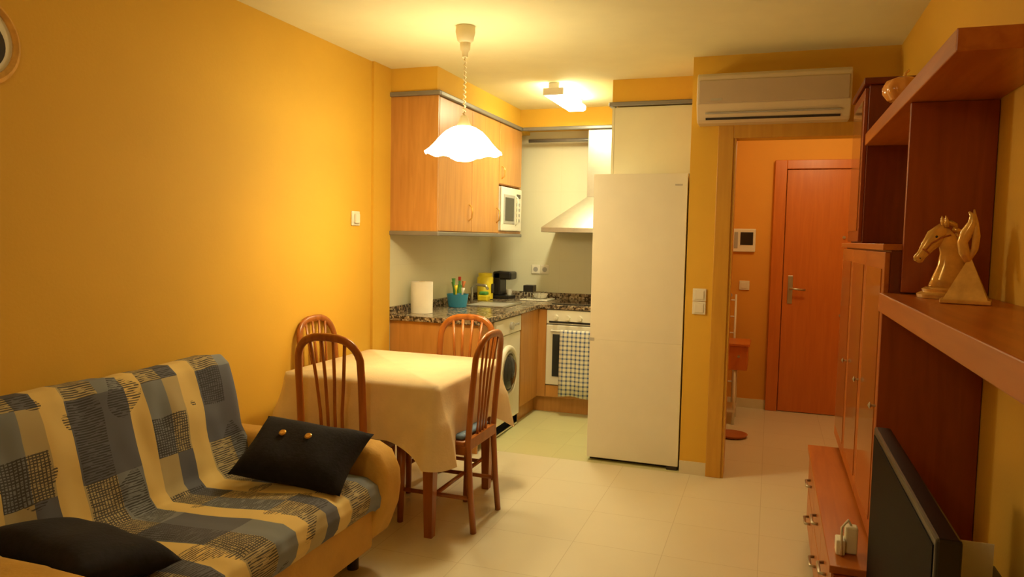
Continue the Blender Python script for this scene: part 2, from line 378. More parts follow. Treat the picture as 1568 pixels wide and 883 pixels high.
# washing machine
w = empty('washing_machine')
wy0, wy1, wx = 4.765, 5.36, -1.80
box('body', XL+.03, wx-.012, wy0, wy1, .01, CZ-.04, M['white'], w, .012, 3)
box('front_panel', wx-.012, wx, wy0+.004, wy1-.004, .09, .73, M['white'], w, .005)
box('control_panel', wx-.012, wx+.006, wy0+.004, wy1-.004, .735, CZ-.045, M['plastic'], w, .006)
cy = (wy0+wy1)/2
def ringX(name, x, y, z, R, r, mat, par):
    pts = [(x, y+R*math.cos(t), z+R*math.sin(t)) for t in [2*math.pi*i/40 for i in range(40)]]
    return tube(name, pts, r, mat, par, 10, (1, 0, 0), closed=True)
ringX('door_ring', wx+.006, cy, .46, .175, .022, M['plastic'], w)
ringX('door_trim', wx+.016, cy, .46, .145, .010, M['steel'], w)
lathe('door_glass', [(.14, 0), (.13, .02), (.09, .045), (.0001, .055)], (wx, cy, .46), M['glassd'], w, 32, axis='X')
cyl('program_dial', (wx+.006, cy+.05, .795), .028, .02, M['grey'], w, 'X')
box('soap_drawer', wx+.006, wx+.012, wy0+.03, wy0+.18, .76, .83, M['white'], w, .002)
for i in range(4): cyl('button_%d' % i, (wx+.006, cy+.12+i*.035, .795), .009, .008, M['grey'], w, 'X', 12)
box('kick', wx-.03, wx-.012, wy0+.01, wy1-.01, .01, .085, M['plastic'], w)
# oven
o = empty('oven')
ox0, ox1, oy = -1.725, -1.13, 5.815
box('body', ox0, ox1, oy+.012, 6.35, .135, CZ-.04, M['grey'], o)
box('control_panel', ox0, ox1, oy-.008, oy+.012, .745, CZ-.042, M['white'], o, .004)
box('door', ox0, ox1, oy-.012, oy+.012, .24, .735, M['white'], o, .005)
box('door_glass', ox0+.055, ox1-.055, oy-.016, oy-.012, .31, .66, M['glassd'], o, .002)
box('lower_drawer', ox0, ox1, oy-.006, oy+.012, .135, .232, M['cab'], o, .004)
for i in range(5): cyl('knob_%d' % i, (ox0+.08+i*.1, oy-.034, .80), .02, .026, M['plastic'], o, 'Y', 16)
box('panel_dark', ox0+.02, ox1-.02, oy-.0095, oy-.008, .752, .768, M['glassd'], o)
tube('handle', [(ox0+.05, oy-.012, .69), (ox0+.05, oy-.05, .69), (ox1-.05, oy-.05, .69), (ox1-.05, oy-.012, .69)], .009, M['white'], o, 10, (0, 0, 1))
# towel over handle
vs, fs = [], []
nx = 14; prof = [(oy-.036, .44), (oy-.036, .55), (oy-.037, .67), (oy-.042, .70), (oy-.05, .704), (oy-.060, .698), (oy-.064, .67), (oy-.066, .55), (oy-.068, .42), (oy-.07, .28), (oy-.072, .16)]
for i, (y, z) in enumerate(prof):
    for j in range(nx+1):
        u = j/nx; vs.append((ox0+.13+u*.33, y-.008*math.sin(u*14)*min(1, abs(z-.70)*3)-(.008 if i > 5 else -.004)*min(1, abs(z-.70)*3), z+.01*math.sin(u*5)*(i == 10)))
for i in range(len(prof)-1):
    for j in range(nx):
        a = i*(nx+1)+j; fs.append((a, a+1, a+nx+2, a+nx+1))
tw = mesh('kitchen_towel', vs, fs, M['towel'], None, True); tw.modifiers.new('s', 'SOLIDIFY').thickness = .003
# hood
h = empty('range_hood')
hx0, hx1, hy0 = -1.83, -.93+.0, 5.93
box('skirt', hx0, hx1-.17, hy0, KY-.002, 1.495, 1.535, M['steel'], h, .003)
vs = [(hx0, hy0, 1.535), (hx1-.17, hy0, 1.535), (hx1-.17, KY-.002, 1.535), (hx0, KY-.002, 1.535),
      (-1.50, 6.16, 1.80), (-1.20, 6.16, 1.80), (-1.20, KY-.002, 1.80), (-1.50, KY-.002, 1.80)]
mesh('canopy', vs, [(0, 1, 2, 3), (4, 5, 6, 7), (0, 1, 5, 4), (1, 2, 6, 5), (2, 3, 7, 6), (3, 0, 4, 7)], M['steel'], h)
box('chimney', -1.50, -1.20, 6.16, KY-.002, 1.80, 2.365, M['steel'], h, .002)
# fridge
f = empty('refrigerator')
fx0, fx1, fy = -1.09, -.503, 4.66
box('cabinet', fx0+.004, fx1-.004, fy+.055, 5.12, .03, 1.855, M['white'], f, .01, 3)
box('door_upper', fx0, fx1, fy, fy+.05, .8005, 1.86, M['fridge'], f, .0012, 2)
box('door_lower', fx0, fx1, fy, fy+.05, .025, .80, M['fridge'], f, .0012, 2)
box('plinth', fx0+.01, fx1-.01, fy+.05, fy+.09, .0, .03, M['dark'], f)
box('gasket', fx0+.002, fx1-.002, fy+.012, fy+.056, .03, 1.85, M['fridge'], f)
box('badge', fx1-.075, fx1-.03, fy-.002, fy, 1.785, 1.795, M['steel'], f)
box('hinge', fx0-.004, fx0+.03, fy-.003, fy+.04, .79, .81, M['grey'], f)
box('foot', fx1-.07, fx1-.005, fy-.001, fy+.04, 0, .024, M['dark'], f)

# counter items
r = empty('paper_towel_roll')
lathe('roll', [(.02, 0), (.078, 0), (.078, .22), (.02, .22)], (-2.33, 4.72, CZ+.001), M['paper'], r, 36)
cyl('core', (-2.33, 4.72, CZ+.001), .02, .222, M['cord'], r)
b1 = empty('utensil_basket')
lathe('cup', [(.055, 0), (.07, .001), (.085, .10), (.081, .10), (.065, .006), (.0001, .006)], (-2.28, 5.24, CZ+.001), M['blue'], b1, 24)
for i, (dx, dy, hh, mt) in enumerate(((-.02, 0, .22, 'green'), (.02, .02, .20, 'brown'), (0, -.02, .17, 'yellow'), (.03, -.01, .15, 'white'), (-.03, .02, .19, 'green'))):
    tube('utensil_%d' % i, [(-2.28+dx, 5.24+dy, CZ+.01), (-2.28+dx*1.6, 5.24+dy*1.6, CZ+hh*.75), (-2.28+dx*1.8, 5.24+dy*1.8, CZ+hh)], [.006, .007, .016], M[mt], b1)
b1 = empty('dish_soap_bottle')
lathe('bottle', [(.03, 0), (.032, .01), (.032, .12), (.02, .15), (.01, .16), (.01, .19), (.0001, .19)], (-2.36, 5.46, CZ+.001), M['green'], b1, 20)
lathe('cap', [(.012, 0), (.012, .03), (.0001, .032)], (-2.36, 5.46, CZ+.191), M['redp'], b1, 16)
b1 = empty('yellow_sponge_caddy')
box('tray', -2.35, -2.26, 5.82, 5.90, CZ+.001, CZ+.05, M['yellow'], b1, .01)
box('sponge', -2.34, -2.27, 5.83, 5.89, CZ+.051, CZ+.08, M['green'], b1, .01)
b1 = empty('yellow_storage_jar')
lathe('jar', [(.06, 0), (.07, .005), (.07, .19), (.06, .20), (.062, .23), (.0001, .235)], (-2.35, 6.00, CZ+.001), M['yellow'], b1, 24)
box('label', -2.281, -2.277, 5.97, 6.03, CZ+.06, CZ+.14, M['black'], b1)
b1 = empty('coffee_machine')
box('base', -2.33, -2.17, 6.12, 6.30, CZ+.001, CZ+.03, M['black'], b1, .006)
box('column', -2.33, -2.26, 6.13, 6.30, CZ+.03, CZ+.24, M['black'], b1, .01)
box('head', -2.33, -2.16, 6.13, 6.30, CZ+.17, CZ+.24, M['black'], b1, .015)
lathe('cup', [(.02, 0), (.03, .05), (.027, .05), (.018, .004), (.0001, .004)], (-2.20, 6.21, CZ+.031), M['white'], b1, 18)
b1 = empty('dish_rack')
for i in range(6): tube('wire_%d' % i, [(-2.02+i*.03, 6.08, CZ+.01), (-2.02+i*.03, 6.09, CZ+.07), (-2.02+i*.03, 6.28, CZ+.07), (-2.02+i*.03, 6.29, CZ+.01)], .003, M['steel'], b1, 6, (1, 0, 0))
box('tray', -2.05, -1.80, 6.06, 6.31, CZ+.001, CZ+.012, M['plastic'], b1, .003)
lathe('bowl', [(.02, 0), (.05, .01), (.07, .045), (.066, .045), (.0001, .01)], (-1.90, 6.18, CZ+.013), M['paper'], b1, 24)
box('black_box', -2.04, -1.95, 6.12, 6.22, CZ+.072, CZ+.13, M['black'], b1, .004)
s = empty('wall_socket')
for i in range(2):
    box('plate_%d' % i, -2.06+i*.086, -1.98+i*.086, KY-.012, KY-.001, 1.12, 1.20, M['plastic'], s, .004)
    cyl('cup_%d' % i, (-2.02+i*.086, KY-.014, 1.16), .022, .003, M['grey'], s, 'Y')

# kitchen ceiling light
l = empty('ceiling_light_fixture')
box('base', -1.55, -1.47, 5.12, 5.80, HC-.045, HC-.001, M['plastic'], l, .005)
box('diffuser', -1.585, -1.435, 5.12, 5.80, HC-.095, HC-.045, M['tube'], l, .02, 4)
box('end_cap', -1.585, -1.435, 5.105, 5.12, HC-.09, HC-.04, M['plastic'], l, .005)

# ---------------------------------------------------------------- pendant lamp
PXc, PYc = -1.57, 3.66
p = empty('pendant_lamp')
lathe('canopy', [(.0001, 0), (.05, 0), (.052, -.03), (.042, -.075), (.028, -.085), (.026, -.12), (.018, -.13), (.016, -.16), (.0001, -.16)][::-1], (PXc, PYc, HC-.001), M['cord'], p, 28)
pts = []
z0, z1 = 2.06, HC-.16
for i in range(161):
    t = i/160; a = t*2*math.pi*13
    pts.append((PXc+.007*math.cos(a), PYc+.007*math.sin(a), z1+(z0-z1)*t))
tube('coiled_cord', pts, .0028, M['cord'], p, 6, (.3, .2, 1))
tube('pull_cord', [(PXc, PYc, z1), (PXc, PYc, z0)], .002, M['cord'], p, 6)
lathe('socket_cap', [(.0001, .06), (.018, .055), (.03, .02), (.04, 0)], (PXc, PYc, 2.03), M['cord'], p, 24)
def ruf(r, z, th, t):
    w_ = t**2
    return r*(1+.025*w_*math.cos(10*th)), z+.006*w_*math.cos(10*th)
lathe('glass_shade', [(.035, 2.032), (.065, 2.022), (.10, 2.000), (.132, 1.968), (.158, 1.935), (.182, 1.908), (.203, 1.890), (.206, 1.886)], (PXc, PYc, 0), M['shade'], p, 80, mod=ruf)
lathe('inner_globe', [(.0001, 1.845), (.04, 1.848), (.07, 1.862), (.082, 1.885), (.078, 1.915), (.05, 1.95), (.02, 1.98)], (PXc, PYc, 0), M['bulb'], p, 32)

# ---------------------------------------------------------------- dining table + cloth
TX0, TX1, TY0, TY1, TZ = -2.30, -1.45, 3.10, 3.95, .745
t = empty('dining_table')
box('top', TX0+.01, TX1-.01, TY0+.01, TY1-.01, TZ-.03, TZ-.004, M['chair'], t, .004)
box('apron_a', TX0+.06, TX1-.06, TY0+.05, TY0+.07, TZ-.12, TZ-.03, M['chair'], t)
box('apron_b', TX0+.06, TX1-.06, TY1-.07, TY1-.05, TZ-.12, TZ-.03, M['chair'], t)
box('apron_c', TX0+.05, TX0+.07, TY0+.06, TY1-.06, TZ-.12, TZ-.03, M['chair'], t)
box('apron_d', TX1-.07, TX1-.05, TY0+.06, TY1-.06, TZ-.12, TZ-.03, M['chair'], t)
i = 0
for x in (TX0+.05, TX1-.05):
    for y in (TY0+.05, TY1-.05):
        i += 1
        tube('leg_%d' % i, [(x, y, 0), (x, y, .3), (x, y, TZ-.03)], [.020, .026, .030], M['chair'], t, square=True, ref=(0, 1, 0))
vs, fs = [], []
cxm, cym = (TX0+TX1)/2, (TY0+TY1)/2; hw = (TX1-TX0)/2+.006; hh = (TY1-TY0)/2+.006
NP = 256; rc = .035
def rrect(hw, hh, rc, n):
    pts = []
    segs = [((hw, -hh+rc), (hw, hh-rc)), None, ((hw-rc, hh), (-hw+rc, hh)), None, ((-hw, hh-rc), (-hw, -hh+rc)), None, ((-hw+rc, -hh), (hw-rc, -hh)), None]
    cs = [(hw-rc, hh-rc, 0), (-hw+rc, hh-rc, 90), (-hw+rc, -hh+rc, 180), (hw-rc, -hh+rc, 270)]
    q = n//4
    for sidx in range(4):
        a, b_ = segs[sidx*2]; na = q-16
        for i in range(na):
            u = i/na; nrm = [(1, 0), (0, 1), (-1, 0), (0, -1)][sidx]
            pts.append((a[0]+(b_[0]-a[0])*u, a[1]+(b_[1]-a[1])*u, nrm[0], nrm[1], min(u, 1-u)))
        cx_, cy_, a0 = cs[sidx]
        for i in range(16):
            an = math.radians(a0+90*i/16); pts.append((cx_+rc*math.cos(an), cy_+rc*math.sin(an), math.cos(an), math.sin(an), -1+abs(i/16-.5)*2))
    return pts
R = rrect(hw, hh, rc, NP)
K = 14
vs.append((cxm, cym, TZ+.001))
for (x, y, nx_, ny_, e_) in R: vs.append((cxm+x-nx_*.006, cym+y-ny_*.006, TZ+.001))
for kk in range(1, K+1):
    q = kk/K
    for j, (x, y, nx_, ny_, e_) in enumerate(R):
        corner = max(0, 1-max(e_, 0)/.30) if e_ >= 0 else 1.0
        drop = .275 + .10*corner**2
        s_ = j/NP*2*math.pi
        fold = .009*math.sin(s_*18+.7*math.sin(s_*3))*(q**1.2)
        flare = (.012+.070*corner**3*q + .012*q)*min(1, q*2)
        off = flare+fold*(1-.5*corner)
        z = TZ-.002-drop*q
        vs.append((cxm+x+nx_*off, cym+y+ny_*off, z))
nR = len(R)
for j in range(nR): fs.append((0, 1+j, 1+(j+1) % nR))
for kk in range(K):
    a = 1+kk*nR; b_ = 1+(kk+1)*nR
    for j in range(nR): fs.append((a+j, a+(j+1) % nR, b_+(j+1) % nR, b_+j))
tcl = mesh('tablecloth', vs, fs, M['cloth'], None, True)

# ---------------------------------------------------------------- dining chairs
def chair(loc, rz, cushion):
    c = empty('dining_chair'); W = .172; w = M['chair']
    arch = [(-W, -.225, 0), (-W, -.205, .2), (-W, -.19, .44), (-W, -.20, .60), (-W, -.215, .78)]
    for i in range(1, 14):
        a = math.pi*i/14
        arch.append((-W*math.copysign(abs(math.cos(a))**.7, math.cos(a)), -.215-.03*math.sin(a), .82+.145*math.sin(a)**.85))
    arch += [(W, -.215, .78), (W, -.20, .60), (W, -.19, .44), (W, -.205, .2), (W, -.225, 0)]
    tube('back_frame', arch, .0195, w, c, 12, (0, 1, 0), asp=.75)
    for i, x in enumerate((-.075, -.025, .025, .075)):
        tz = .955-.012*(abs(x)/.075)
        tube('slat_%d' % (i+1), [(x*.75, -.19, .46), (x*.80, -.200, .60), (x*1.0, -.212, .76), (x*1.25, -.235, tz)], .0095, w, c, 8, (0, 1, 0), asp=.6)
    box('rear_rail', -W, W, -.205, -.185, .41, .465, w, c, .003)
    for i, x in enumerate((-.178, .178)):
        tube('front_leg_%d' % (i+1), [(x*.98, .175, 0), (x, .168, .2), (x, .165, .42)], [.015, .018, .020], w, c, 10)
        box('side_rail_%d' % (i+1), x-.010, x+.010, -.19, .165, .385, .43, w, c, .003)
        tube('stretcher_%d' % (i+1), [(x*.98, -.205, .17), (x*.98, .17, .17)], .011, w, c, 8, (0, 0, 1))
    box('front_rail', -.17, .17, .155, .175, .385, .43, w, c, .003)
    tube('stretcher_cross', [(-.172, -.02, .17), (.172, -.02, .17)], .011, w, c, 8, (0, 0, 1))
    box('seat', -.188, .188, -.178, .188, .425, .452, M['chair'] if cushion else M['tan'], c, .010, 3)
    if cushion: box('seat_cushion', -.17, .17, -.165, .175, .453, .478, cushion, c, .012, 3)
    place(c, loc, rz)
    return c
chair((-1.95, 3.195, 0), 0, None)
chair((-1.545, 3.44, 0), math.pi/2, M['blueC'])
chair((-2.205, 3.585, 0), -math.pi/2, None)
chair((-1.70, 3.83, 0), math.pi, None)

# ---------------------------------------------------------------- sofa
s = empty('sofa_bed')
Y0, Y1 = 1.22, 2.82
prof = [(-1.515, .31), (-1.495, .34), (-1.485, .385), (-1.50, .425), (-1.55, .445), (-1.68, .45), (-1.85, .44), (-2.02, .425), (-2.10, .425), (-2.135, .46), (-2.16, .54), (-2.19, .66), (-2.225, .80), (-2.25, .87), (-2.29, .905), (-2.35, .90), (-2.39, .86), (-2.41, .76), (-2.415, .60), (-2.42, .40)]
pp = []
for i in range(len(prof)-1):
    for q in range(4):
        u = q/4; pp.append((prof[i][0]*(1-u)+prof[i+1][0]*u, prof[i][1]*(1-u)+prof[i+1][1]*u))
pp.append(prof[-1])
ys0, ys1 = Y0+.17, Y1-.15
NYs = 90; vs = []; fs = []; uv = []
L = [0]
for i in range(1, len(pp)): L.append(L[-1]+math.dist(pp[i], pp[i-1]))
from mathutils import noise
for i, (x, z) in enumerate(pp):
    for j in range(NYs+1):
        u = j/NYs; y = ys0+(ys1-ys0)*u
        n = noise.noise(Vector((x*5, y*5, z*5)))*.014 + noise.noise(Vector((x*2+y*3, y*14, z*9)))*.009
        e_ = min(u, 1-u)*(ys1-ys0)
        rnd = 0
        if e_ < .06: rnd = (1-math.sqrt(max(0, 1-(1-e_/.06)**2)))*.05
        back = z > .6
        cxr, czr = (-2.33, z-.06) if back else (x, z-.5)
        dv = Vector((cxr-x, czr-z)); dv = dv.normalized() if dv.length > 0 else dv
        vs.append((x+dv.x*rnd+n*.8, y, z+dv.y*rnd*.8+n*.8))
        uv.append((y+.06, L[i]))
for i in range(len(pp)-1):
    for j in range(NYs):
        a = i*(NYs+1)+j; fs.append((a, a+1, a+NYs+2, a+NYs+1))
me = bpy.data.meshes.new('throw_cover'); me.from_pydata(vs, [], fs)
ul = me.uv_layers.new(name='UVMap')
for lp in me.loops: ul.data[lp.index].uv = uv[lp.vertex_index]
bm = bmesh.new(); bm.from_mesh(me)
bm.verts.ensure_lookup_table()
for col in (0, NYs):
    idx = [bm.verts[i*(NYs+1)+col] for i in range(len(pp))]
    try: bm.faces.new(idx)
    except Exception: pass
bmesh.ops.recalc_face_normals(bm, faces=bm.faces); bm.to_mesh(me); bm.free()
link('throw_cover', me, M['throw'], s, True)
def arm(name, y0, y1):
    pr = [(-1.585, .13), (-1.525, .18), (-1.48, .30), (-1.47, .38), (-1.475, .46), (-1.51, .53), (-1.57, .56), (-1.75, .565), (-2.0, .56), (-2.30, .56), (-2.42, .54), (-2.43, .30), (-2.42, .13)]
    vs = []; fs = []; ny = 8
    cxx, czz = -1.95, .32
    for j in range(ny+1):
        v = j/ny*2-1; sh_ = (1-abs(v)**5)**.5 if abs(v) < 1 else 0
        k_ = .88+.12*sh_
        for (x, z) in pr:
            vs.append((cxx+(x-cxx)*(1-.05*(1-sh_)), (y0+y1)/2+v*(y1-y0)/2, czz+(z-czz)*k_))
    n_ = len(pr)
    for j in range(ny):
        for i in range(n_):
            a = j*n_+i; b_ = j*n_+(i+1) % n_
            fs.append((a, b_, b_+n_, a+n_))
    fs.append(tuple(range(n_))); fs.append(tuple(ny*n_+i for i in range(n_)))
    o = mesh(name, vs, fs, M['ochre'], s, True)
    md = o.modifiers.new('b', 'BEVEL'); md.width = .02; md.segments = 3; md.limit_method = 'ANGLE'; md.angle_limit = math.radians(40)
arm('arm_far', Y1-.165, Y1); arm('arm_near', Y0, Y0+.185)
box('base_front', -2.40, -1.53, Y0+.17, Y1-.15, .13, .335, M['ochre'], s, .02, 3)
for i, (x, y) in enumerate(((-1.66, Y0+.1), (-1.66, Y1-.1), (-2.35, Y0+.1), (-2.35, Y1-.1))):
    cyl('foot_%d' % i, (x, y, 0), .025, .15, M['dark'], s)
def pillow(name, loc, rot, w, d, h, mat, buttons=None):
    e_ = empty(name); n = 24; vs = []; fs = []
    for sgn in (1, -1):
        for i in range(n+1):
            for j in range(n+1):
                u = i/n*2-1; v = j/n*2-1
                th = ((1-u**4)*(1-v**4))**.5*h/2*(1+.06*math.sin(u*7+v*3))
                pu = 1-.07*(1-v*v) ; pv = 1-.10*(1-u*u)
                vs.append((u*w/2*pu, v*d/2*pv, sgn*th))
    m2 = (n+1)**2
    for sd in (0, 1):
        for i in range(n):
            for j in range(n):
                a = sd*m2+i*(n+1)+j; fs.append((a, a+1, a+n+2, a+n+1))
    ob = mesh('cover', vs, fs, mat, e_, True, True)
    md = ob.modifiers.new('w', 'WELD'); md.merge_threshold = .0015
    if buttons:
        for i, (bx, by) in enumerate(buttons):
            u = bx/(w/2); v = by/(d/2); th = ((1-u**4)*(1-v**4))**.5*h/2
            lathe('button_%d' % i, [(.0001, 0), (.014, .0), (.015, .006), (.011, .010), (.0001, .009)], (bx, by, th-.001), M['gold'], e_, 20)
    e_.location = loc; e_.rotation_euler = rot
    return e_
pillow('throw_pillow', (-1.765, 2.50, .555), (math.radians(33), math.radians(4), math.radians(4)), .50, .32, .13, M['navy'], [(-.09, .035), (.025, .04)])
pillow('throw_pillow', (-1.88, 1.57, .515), (math.radians(-14), 0, math.radians(-8)), .50, .32, .12, M['navy'])

# ---------------------------------------------------------------- wall items
a = empty('air_conditioner')
ax0, ax1, ay = -.445, .375, 4.43
pr = [(YP-.001, 2.41), (ay+.03, 2.41), (ay+.005, 2.39), (ay, 2.35), (ay, 2.23), (ay+.012, 2.205), (ay+.05, 2.15), (ay+.08, 2.135), (YP-.001, 2.135)]
vs = []; n_ = len(pr)
for x in (ax0, ax1): vs += [(x, y, z) for (y, z) in pr]
fs = [(i, (i+1) % n_, (i+1) % n_+n_, i+n_) for i in range(n_)]+[tuple(range(n_)), tuple(range(n_, 2*n_))]
ob = mesh('housing', vs, fs, M['acbody'], a); md = ob.modifiers.new('b', 'BEVEL'); md.width = .006; md.segments = 2
box('front_panel', ax0+.012, ax1-.012, ay-.008, ay, 2.235, 2.365, M['acgrey'], a, .004)
box('louvre', ax0+.05, ax1-.05, ay+.010, ay+.03, 2.180, 2.186, M['grey'], a)
mesh('outlet', [(ax0+.05, ay+.0385, 2.160), (ax1-.05, ay+.0385, 2.160), (ax1-.05, ay+.047, 2.148), (ax0+.05, ay+.047, 2.148)], [(0, 1, 2, 3)], M['dark'], a)
box('badge', ax0+.08, ax0+.14, ay-.010, ay-.008, 2.25, 2.262, M['steel'], a)
s_ = empty('light_switch')
for i in range(2):
    box('plate_%d' % i, -.445, -.365, YP-.010, YP-.001, 1.0+i*.08, 1.078+i*.08, M['plastic'], s_, .003)
    box('rocker_%d' % i, -.432, -.378, YP-.014, YP-.010, 1.012+i*.08, 1.066+i*.08, M['white'], s_, .002)
s_ = empty('thermostat')
box('plate', XL+.001, XL+.012, 3.985, 4.075, 1.50, 1.59, M['plastic'], s_, .004)
box('dial_block', XL+.012, XL+.03, 4.005, 4.05, 1.515, 1.575, M['white'], s_, .005)
c = empty('wall_clock')
lathe('rim', [(.0001, 0), (.145, 0), (.15, .012), (.135, .024), (.12, .018), (.12, .012)], (XL+.001, 1.715, 2.055), M['pale'], c, 48, axis='X')
lathe('face', [(.12, 0), (.0001, .001)], (XL+.013, 1.715, 2.055), M['paper'], c, 48, axis='X')
lathe('picture', [(.085, 0), (.0001, .001)], (XL+.015, 1.725, 2.045), M['dark'], c, 40, axis='X')
tube('hand_minute', [(XL+.018, 1.715, 2.055), (XL+.018, 1.77, 2.115)], .003, M['black'], c, 6)
tube('hand_hour', [(XL+.018, 1.715, 2.055), (XL+.018, 1.67, 2.075)], .004, M['black'], c, 6)
# hall items
s_ = empty('video_intercom')
box('body', -.325, -.135, HY-.03, HY-.001, 1.36, 1.56, M['plastic'], s_, .008)
box('screen', -.26, -.155, HY-.034, HY-.03, 1.42, 1.53, M['glassd'], s_, .002)
box('speaker', -.31, -.28, HY-.034, HY-.03, 1.39, 1.53, M['grey'], s_, .002)
s_ = empty('hall_light_switch')
box('plate', -.255, -.17, HY-.012, HY-.001, 1.03, 1.11, M['plastic'], s_, .004)
box('rocker', -.24, -.185, HY-.016, HY-.012, 1.045, 1.095, M['white'], s_, .002)
t = empty('hall_side_table')
box('top', -.38, -.13, 6.0, 6.35, .63, .65, M['door'], t, .004)
box('drawer', -.365, -.145, 6.015, 6.34, .44, .63, M['door'], t, .004)
cyl('drawer_knob', (-.21, 5.995, .55), .01, .02, M['steel'], t, 'Y', 12)
for i, (x, y) in enumerate(((-.355, 6.03), (-.235, 6.03), (-.355, 6.32), (-.235, 6.32))):
    tube('leg_%d' % i, [(x, y, 0), (x, y, .44)], .010, M['white'], t, 8)
box('lower_shelf', -.365, -.225, 6.02, 6.33, .10, .115, M['plastic'], t)
rd = empty('clothes_rack')
for i, x in enumerate((-.36, -.27)):
    tube('post_%d' % i, [(x, 6.55, 0), (x, 6.55, 1.0)], .009, M['white'], rd, 8)
for i in range(6): tube('bar_%d' % i, [(-.36, 6.55, .25+i*.14), (-.27, 6.55, .25+i*.14)], .006, M['white'], rd, 8, (0, 0, 1))
cyl('hook', (-.32, 6.54, .99), .02, .03, M['grey'], rd, 'Y', 12)
bk = empty('wicker_bowl')
lathe('bowl', [(.06, 0), (.10, .004), (.115, .022), (.105, .024), (.09, .01), (.0001, .008)], (-.225, 5.66, .001), M['brown'], bk, 28)

# ---------------------------------------------------------------- wall unit (right)
u = empty('media_wall_unit')
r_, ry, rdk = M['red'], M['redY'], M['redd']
XW = XR-.002
PY = 2.60
box('lower_side_near', .34, XW, PY, PY+.02, .451, 1.235, r_, u, .002)
box('lower_side_mid', .39, XW, PY, PY+.02, 1.30, 1.89, r_, u, .002)
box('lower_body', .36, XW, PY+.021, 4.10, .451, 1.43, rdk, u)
box('lower_top', .335, XW, PY+.021, 4.12, 1.431, 1.452, ry, u, .002)
for i, (a_, b_) in enumerate(((2.63, 3.12), (3.125, 3.61), (3.615, 4.10))):
    box('gdoor_%d_frame' % i, .343, .36, a_, b_, .47, 1.425, M['redY'], u, .003)
    box('gdoor_%d_glass' % i, .340, .343, a_+.05, b_-.05, .53, 1.37, M['cglass'], u)
    lathe('gdoor_%d_knob' % i, [(.004, 0), (.004, -.012), (.012, -.018), (.0001, -.024)], (.343, a_+.03, .92), M['steel'], u, 12, axis='X')
TT = 2.16
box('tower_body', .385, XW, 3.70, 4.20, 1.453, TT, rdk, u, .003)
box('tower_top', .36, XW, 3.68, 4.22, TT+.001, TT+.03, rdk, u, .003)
box('tower_door_frame', .368, .385, 3.715, 4.19, 1.46, TT-.01, M['red'], u, .003)
box('tower_door_glass', .364, .368, 3.76, 4.14, 1.51, TT-.06, M['cglass'], u)
box('upper_shelf', .376, XW, 1.95, 3.699, 1.891, 1.944, ry, u, .003)
box('lower_shelf', .33, XW, .95, PY+.019, 1.236, 1.295, ry, u, .003)
box('console_body', .235, XW, 2.45, 3.88, .06, .425, rdk, u)
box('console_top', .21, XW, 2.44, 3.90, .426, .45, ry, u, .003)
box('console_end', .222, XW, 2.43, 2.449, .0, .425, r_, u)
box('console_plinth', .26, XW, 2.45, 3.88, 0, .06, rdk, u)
yy = 2.46
for i in range(3):
    for j in range(2):
        y0, y1 = yy+i*.472, yy+i*.472+.466
        z0, z1 = .075+j*.175, .075+j*.175+.168
        box('drawer_%d_%d' % (i, j), .218, .235, y0, y1, z0, z1, ry, u, .003)
        ym = (y0+y1)/2; zm = (z0+z1)/2
        tube('drawer_pull_%d_%d' % (i, j), [(.218, ym-.05, zm), (.198, ym-.045, zm), (.198, ym+.045, zm), (.218, ym+.05, zm)], .006, M['steel'], u, 8, (0, 0, 1))
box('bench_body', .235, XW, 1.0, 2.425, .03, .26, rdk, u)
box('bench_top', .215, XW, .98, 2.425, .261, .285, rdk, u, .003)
# TV
tv = empty('television')
tvx = .312
box('screen_housing', tvx, tvx+.045, 1.53, 2.42, .35, .905, M['black'], tv, .006)
box('screen', tvx-.002, tvx, 1.55, 2.40, .375, .885, M['tvscr'], tv)
box('rear_bulge', tvx+.045, tvx+.085, 1.70, 2.25, .40, .75, M['black'], tv, .02)
box('neck', tvx+.01, tvx+.035, 1.93, 2.03, .295, .36, M['black'], tv)
box('stand_base', tvx-.08, tvx+.12, 1.75, 2.2, .2855, .298, M['black'], tv, .004)
b1 = empty('white_router')
box('body', .262, .30, 2.55, 2.59, .451, .54, M['plastic'], b1, .006)
box('paper_fold', .235, .262, 2.53, 2.585, .451, .50, M['paper'], b1, .004)
tube('cable', [(.28, 2.57, .54), (.27, 2.56, .56), (.25, 2.54, .54), (.25, 2.52, .456)], .004, M['white'], b1)
b1 = empty('subwoofer_box')
box('body', .46, .60, 1.95, 2.25, .286, .60, M['black'], b1, .008)
cyl('driver_ring', (.459, 2.10, .44), .08, .004, M['grey'], b1, 'X')
b1 = empty('paper_card')
box('card', .465, .535, 2.02, 2.024, .601, .735, M['paper'], b1)
box('card_back', .468, .532, 2.03, 2.034, .601, .71, M['paper'], b1)

